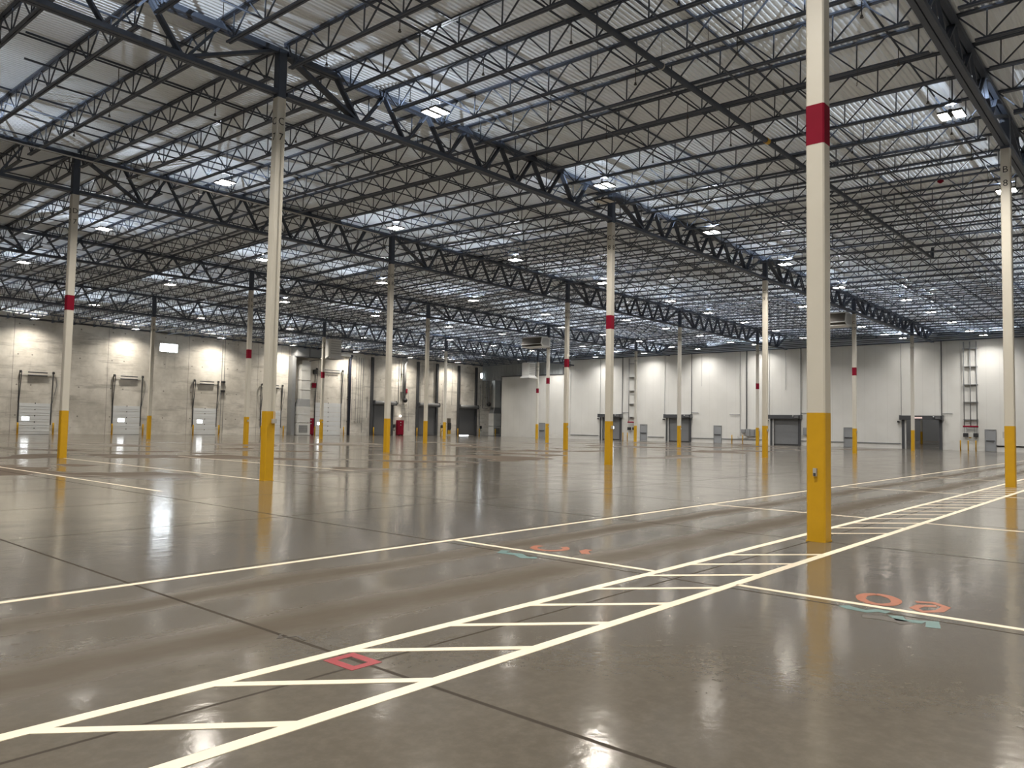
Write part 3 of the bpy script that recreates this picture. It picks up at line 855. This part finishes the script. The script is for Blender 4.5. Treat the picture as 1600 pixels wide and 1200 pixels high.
def louvred_unit(x, y, z, label):
    t = thing('louvred_air_unit', label, 'air unit', (x, y, z))
    obj('housing', MB().box(-.65, .65, -.6, .6, .35, 2.0), 'duct', t)
    bl = MB()
    for k in range(6): bl.box(-.6, .6, -.66, -.6, .5 + k * .24, .62 + k * .24)
    obj('louvre_blades', bl, 'galv', t)
    obj('nozzle', MB().add([(-.85, -.8, 0), (.85, -.8, 0), (.85, .8, 0), (-.85, .8, 0), (-.6, -.6, .35), (.6, -.6, .35), (.6, .6, .35), (-.6, .6, .35)],
        [(0, 1, 5, 4), (1, 2, 6, 5), (2, 3, 7, 6), (3, 0, 4, 7)]).box(-.85, .85, -.82, -.78, -.05, .12), 'duct', t)
    obj('grille', MB().box(-.7, .7, -.7, .7, .0, .02), 'dark', t)
    rods = MB()
    zt = zr(y) - z - .02
    for a in (-.6, .6):
        for b in (-.55, .55): rods.bar((a, b, 2.0), (a, b, zt), .02, .02)
    obj('hanger_rods', rods, 'dark', t)
louvred_unit(35.2, 61.0, 8.05, 'white louvred air unit hanging beside the slim red-banded column before the tall dock door')
louvred_unit(66.4, 61.0, 7.95, 'white louvred air unit with flared outlet hanging at the left end of the white wall')
def hanging_fan_box(x, y, z, label):
    t = thing('hanging_air_unit', label, 'air unit', (x, y, z))
    prof = [(-.75, -.25), (-.45, -.5), (.75, -.5), (.75, .3), (.3, .52), (-.55, .45)]
    obj('case', MB().extrude([(px, 0, pz) for px, pz in prof], (0, 2.6, 0)), 'brown', t)
    e = obj('end_panel', MB().extrude([(px * 1.04, -.05, pz * 1.04) for px, pz in prof], (0, .05, 0)), 'duct', t)
    obj('grille', MB().extrude([(px * .78, -.06, pz * .78) for px, pz in prof], (0, .012, 0)), 'galv', e)
    tr = MB()
    tr.box(-.80, -.74, 0, 2.6, -.30, -.24).box(-.62, -.5, 0, 2.6, .43, .49).box(-.78, .78, -.02, 2.6, -.56, -.50)
    obj('edge_trim', tr, 'duct', t)
    rods = MB()
    zt = zr(y) - z - .8
    for a in (-.4, .5):
        for b in (.5, 2.3): rods.bar((a, b, .4), (a, b, zt), .025, .025)
    obj('hanger_rods', rods, 'dark', t)
hanging_fan_box(3 * SX - .9, 15.42, 10.42, 'brown louvred air unit with pale end hanging beside the column right of the nearest column')
hanging_fan_box(3 * SX - .9, 45.45, 10.38, 'brown louvred air unit with pale end hanging beside the red-banded column at centre right')

# services on the concrete wall
t = thing('downpipe', 'thick dark blue downpipe on the concrete wall with a bend at the roof', 'pipe', (51.1, WY - .24, 0))
obj('pipe', MB().tube([(0, 0, 0), (0, 0, 9.9), (.12, 0, 10.2), (.3, 0, 10.55)], .19, 10), 'blue', t, True)
obj('bracket', MB().box(-.25, .25, -.05, .17, 5.0, 5.06).box(-.25, .25, -.05, .17, 8.0, 8.06), 'dark', t)
tag(obj('wall_duct', MB().box(48.9, 51.0, WY - .5, WY - .1, 10.35, 10.62), 'duct'), 'short white horizontal duct at the top of the dark blue downpipe', 'duct')
def conduit(x, z0, z1, lab, r=.03, extra=None, mat='midgrey'):
    pts = [(x, WY - .06, z1), (x, WY - .06, z0)]
    if extra: pts += [(x + extra, WY - .06, z0)]
    tag(obj('wall_conduit', MB().tube(pts, r, 6), mat, None), lab, 'conduit', 'conduits on the concrete wall')
conduit(52.3, 1.6, 10.5, 'long conduit on the concrete wall, first right of the blue downpipe', extra=1.1)
conduit(52.7, 1.65, 10.4, 'long conduit on the concrete wall, second right of the blue downpipe')
conduit(53.05, 1.65, 10.4, 'long conduit on the concrete wall, third right of the blue downpipe')
conduit(53.42, .4, 10.4, 'long conduit on the concrete wall, fourth right of the blue downpipe')
conduit(51.7, 2.0, 9.9, 'thin conduit right beside the blue downpipe', .015)
conduit(54.2, 2.4, 5.2, 'short conduit left of the first grey rolling door', .02, mat='dark')
conduit(59.7, 4.4, 10.6, 'dark bent pipe left of the hanging hose pipe', .035, 1.6, 'dark')
conduit(61.6, 3.8, 6.4, 'thin bent conduit right of the square red sign', .02, -1.2)
conduit(61.7, .6, 3.4, 'thin drop conduit between the red cabinet and the middle rolling door', .02)
conduit(64.1, 7.3, 10.6, 'short conduit above the middle grey rolling door', .02)
conduit(68.3, 1.2, 10.4, 'conduit right of the middle grey rolling door', .02)
conduit(70.2, 4.6, 10.4, 'thin bent conduit left of the last grey rolling door', .02, 1.0)
conduit(76.4, 1.5, 8, 'conduit right of the last grey rolling door', .025)
conduit(77.0, 4.3, 9.2, 'dark bent pipe under the far high window', .04, 1.2, 'dark')
conduit(33.2, .2, 10.9, 'left of the twin conduits right of the third dock door', .03)
conduit(33.5, .2, 10.9, 'right of the twin conduits right of the third dock door', .025)
conduit(42.0, .2, 9.8, 'pale conduit left of the near air unit', .03, mat='galv')
for z, nm in ((6.05, 'upper'), (5.0, 'lower')):
    t = thing('wall_floodlight', '%s black twin fitting on the twin conduits right of the third dock door' % nm, 'fitting', (33.35, WY - .15, z))
    obj('head', MB().box(-.22, -.04, -.12, .1, -.12, .12).box(.04, .22, -.12, .1, -.12, .12), 'black', t)
    obj('bracket', MB().box(-.1, .1, 0, .12, -.03, .03), 'dark', t)
def hose_pipe(x, lab):
    t = thing('exhaust_hose', lab, 'hose', (x, WY - .45, 0))
    obj('pipe', MB().tube([(.3, 0, 11.0), (.25, 0, 10.4), (0, 0, 9.9), (0, 0, 5.2)], .17, 10), 'midgrey', t, True)
    obj('nozzle', MB().ball((.1, -.05, 4.95), .34), 'black', t, True)
    obj('wall_bracket', MB().box(-.42, .2, .0, .44, 8.6, 8.66).box(-.42, .2, .0, .44, 6.0, 6.06), 'dark', t)
    obj('companion_pipe', MB().tube([(-.38, .1, 10.9), (-.38, .1, 5.2), (-.2, .1, 4.95)], .06, 8), 'midgrey', t, True)
hose_pipe(60.5, 'grey drop hose with black round nozzle above the far red cabinet')
hose_pipe(77.9, 'grey drop hose with black round nozzle under the far high window')
def red_cabinet(x, w_, h, lab):
    t = thing('fire_cabinet', lab, 'fire cabinet', (x, WY - .3, 0))
    obj('case', MB().box(-w_ / 2, w_ / 2, -.18, .25, .12, h), 'red', t)
    for s in (-1, 1): obj('leg', MB().box(s * w_ * .42 - .04, s * w_ * .42 + .04, -.15, .2, 0, .12), 'red', t)
    for k, z in enumerate((h * .85, h * .68, h * .5)): obj('valve', MB().tube([(-.1, -.18, z), (-.1, -.28, z)], .07, 8), 'galv' if k < 2 else 'red', t)
    return t
red_cabinet(44.95 + .25, .75, 2.15, 'red fire cabinet beside the near air unit')
red_cabinet(59.95, 1.05, 2.15, 'red fire cabinet right of the first grey rolling door')
o = tag(obj('wall_lamp', MB().ball((60.06, WY - .2, 2.72), .16), 'bulb', None, True), 'small round lit lamp above the far red cabinet', 'lamp')
for x, z, lab in ((45.7, 6.3, 'square red sign left of the tall white dock door'), (61.05, 6.3, 'square red sign beside the grey drop hose')):
    t = thing('wall_sign', lab, 'sign', (x, WY - .06, z))
    obj('board', MB().box(-.31, .31, -.04, .03, -.31, .31), 'red', t)
t = thing('wall_speaker', 'black box high on the wall left of the tall white dock door', 'box', (45.7, WY - .15, 8.0))
obj('case', MB().box(-.2, .2, -.15, .1, -.25, .25), 'black', t); obj('bracket', MB().box(-.05, .05, .05, .15, -.3, .3), 'dark', t)
t = thing('dock_control_panel', 'black and yellow control panel left of the last grey rolling door', 'control panel', (69.7, WY - .12, 0))
obj('board', MB().box(-.3, .3, -.03, .1, .25, 2.6), 'brown', t); obj('case', MB().box(-.26, .26, -.18, -.03, .95, 1.9), 'black', t); obj('plinth', MB().box(-.3, .3, -.06, -.03, .25, .8), 'yellow', t)
for x, lab in ((59.0, 'first grey rolling door'), (68.2, 'middle grey rolling door'), (76.6, 'last grey rolling door')):
    t = thing('door_operator', 'dark chain and control box right of the %s' % lab, 'control box', (x, WY - .12, 1.2))
    obj('box', MB().box(-.14, .14, -.15, .1, -.1, .35), 'black', t)
    obj('cable', MB().tube([(-.1, -.1, -.1), (-.25, -.12, -.4), (-.05, -.12, -.6), (.1, -.1, -.3)], .03, 6), 'black', t)
for x, z in ((54.95, 8.3 - 2.2), (54.95, 4.1), (58.95, 5.9), (58.95, 4.1), (45.9, 6.6), (49.75, 6.5), (49.75, 4.9), (45.9, 5.0), (54.95, 10.2)):
    pass

# ================================================================== WHITE WALL DOORS AND SERVICES
def fast_door(i, y0, y1, h=3.1, openup=False, win=None):
    x = WX
    d = struct('door_%d' % i)
    obj('hood', MB().box(x - .55, x - .02, y0 - .25, y1 + .25, h - .05, h + .38), 'dark', d)
    obj('hood_end', MB().box(x - .58, x - .02, y0 - .30, y0 - .25, h - .08, h + .41).box(x - .58, x - .02, y1 + .25, y1 + .3, h - .08, h + .41), 'slat', d)
    for yy in (y0, y1): obj('side_guide', MB().box(x - .22, x - .01, yy - .13, yy + .13, 0, h), 'dark', d)
    obj('guide_edge', MB().box(x - .28, x - .22, y1 - .32, y1 - .16, 0, h - .05), 'galv', d)
    if not openup:
        c = obj('curtain', MB().box(x - .08, x - .03, y0 + .13, y1 - .13, .12, h), 'grey', d)
        obj('bottom_bar', MB().box(x - .12, x - .02, y0 + .13, y1 - .13, .0, .14), 'black', d)
        if win: obj('window_pane', MB().box(x - .10, x - .08, win - .2, win + .2, 1.5, 1.85), 'doorpane', c)
        else: obj('seam', MB().box(x - .085, x - .08, y0 + .13, y1 - .13, 1.5, 1.52), 'slat', c)
    obj('motor', MB().box(x - .75, x - .55, y0 - .1, y0 + .35, h + .02, h + .32), 'slat', d)
    obj('indicator_light', MB().ball((x - .62, y0 + .55, h + .25), .08), 'galv', d)
    obj('sensor', MB().box(x - .3, x - .05, y1 + .36, y1 + .55, h - .35, h - .18), 'black', d)
    return d
fast_door(9, 53.05, 56.2, win=54.35)
fast_door(10, 42.75, 46.0)
fast_door(11, 29.0, 32.25)
d4 = fast_door(12, 14.60, 18.10, openup=True)
obj('display', MB().box(WX - .57, WX - .55, 16.2, 17.0, 3.18, 3.32), 'orangeled', d4)
def man_door(i, y0, y1, h=2.1):
    d = struct('door_%d' % i)
    obj('leaf', MB().box(WX - .05, WX - .01, y0, y1, .02, h), 'doorgrey', d)
    obj('frame', MB().box(WX - .08, WX, y0 - .06, y0, 0, h + .06).box(WX - .08, WX, y1, y1 + .06, 0, h + .06).box(WX - .08, WX, y0, y1, h, h + .06), 'midgrey', d)
    obj('push_bar', MB().box(WX - .12, WX - .05, y0 + .06, y1 - .06, 1.0, 1.08), 'dark', d)
for i, (a, b) in enumerate(((66.1, 67.1), (49.05, 50.0), (38.6, 39.53), (23.2, 24.1), (9.82, 10.68))): man_door(13 + i, a, b)
def riser(y, label, ys=(-.56, 0, .56)):
    t = thing('fire_riser', label, 'pipe riser', (WX - .25, y, 0))
    for q in ys: obj('pipe', MB().tube([(0, q, 10.9), (0, q, 2.5)], .045, 8), 'midgrey', t, True)
    for z in (10.2, 8.4, 6.6, 4.85, 3.1): obj('brace', MB().box(-.03, .235, min(ys) - .08, max(ys) + .08, z - .03, z + .03), 'midgrey', t)
    obj('header', MB().tube([(-.05, min(ys) - .1, 2.42), (-.05, max(ys) + .1, 2.42)], .09, 10), 'red', t, True)
    for q in (min(ys) + .12, max(ys) - .12):
        b = obj('control_box', MB().box(-.18, .15, q - .2, q + .2, 1.38, 1.76), 'black', t)
        obj('stem', MB().tube([(-.05, q - .1, 1.76), (-.05, q - .1, 2.36)], .02, 6).tube([(-.05, q + .1, 1.76), (-.05, q + .1, 2.36)], .02, 6), 'midgrey', b)
    return t
riser(11.9, 'tall grey pipe riser with red header on the white wall, right of the open door')
riser(51.2, 'grey pipe riser with red header on the white wall, right of column C 8', (-.5, .5))
for y, lab in ((12.68, 'left of the three under the right riser'), (12.0, 'middle of the three under the right riser'), (11.34, 'right of the three under the right riser'),
               (52.1, 'left of the two under the far riser'), (51.4, 'right of the two under the far riser'), (36.75, 'left of the wall panel boxes'), (35.4, 'under the wall panel boxes')):
    bollard(WX - 1.0, y, 'slim yellow bollard ' + lab, 1.05, .06)
t = thing('panel_boxes', 'row of grey electrical boxes on the white wall beside the red-banded column', 'electrical boxes', (WX - .02, 34.9, 0))
for a, b, c, d_ in ((.55, 1.05, 1.35, 1.75), (-.05, .5, .95, 1.78), (-.6, -.1, .95, 1.75), (-1.15, -.65, .9, 1.78)):
    obj('box', MB().box(-.25, 0, a, b, c, d_), 'midgrey', t)
obj('valve_pipe', MB().tube([(-.1, 1.5, .75), (-.1, .2, .75), (-.1, .1, .5)], .04, 8), 'galv', t)
def wall_pipe(pts, r, lab, mat='midgrey', cat='pipe'):
    tag(obj('wall_pipe', MB().tube([(WX - .07, a, b) for a, b in pts], r, 8), mat, None), lab, cat, 'pipes on the white wall')
wall_pipe([(35.33, 11.1), (35.33, 1.8)], .07, 'dark vertical pipe above the wall panel boxes', 'dark')
wall_pipe([(36.15, 11.1), (36.15, .85), (36.5, .8)], .025, 'thin bent pipe left of the wall panel boxes')
wall_pipe([(36.15, 3.5), (37.5, 3.5)], .03, 'short horizontal pipe stub left of the wall panel boxes')
for y, lab in ((52.85, 'first roll-up door of the white wall'), (42.6, 'second roll-up door of the white wall'), (28.85, 'third roll-up door of the white wall'), (14.5, 'open roll-up door')):
    wall_pipe([(y, 11.1), (y, 3.5)], .04, 'dark vertical pipe above the right side of the %s' % lab, 'dark')
    wall_pipe([(y, 3.72), (y - .95, 3.72), (y - .97, 3.66)], .03, 'short arm pipe right of the %s' % lab)
for y, lab in ((56.4, 'first roll-up door of the white wall'), (46.4, 'second roll-up door of the white wall'), (32.55, 'third roll-up door of the white wall'), (18.3, 'open roll-up door')):
    wall_pipe([(y, 11.0), (y, 3.4)], .022, 'thin vertical conduit above the left side of the %s' % lab)
wall_pipe([(61.5, 9.8), (61.5, .55), (56.8, .55)], .025, 'thin conduit down the white wall and along to the first roll-up door')
for a, b, lab in ((45.7, 'upper', 'left'),):
    pass
wall_pipe([(41.2, 10.9), (41.2, 7.0)], .015, 'short thin conduit right of the second roll-up door')
wall_pipe([(30.6, 10.8), (30.6, 6.4)], .015, 'short thin conduit above the third roll-up door')
t = thing('control_box', 'grey control box on the white wall just left of the nearest column', 'control box', (WX - .02, 28.3, 1.2))
obj('case', MB().box(-.2, 0, -.25, .25, 0, .85), 'midgrey', t); obj('door_plate', MB().box(-.22, -.2, -.2, .2, .06, .79), 'doorgrey', t)
for y, z in ((68.3, .95),):
    pass
tag(obj('wall_plate', MB().box(WX - .03, WX, 11.9, 12.1, 1.26, 1.36), 'yellow'), 'small yellow plate between the black boxes of the right riser', 'sign')
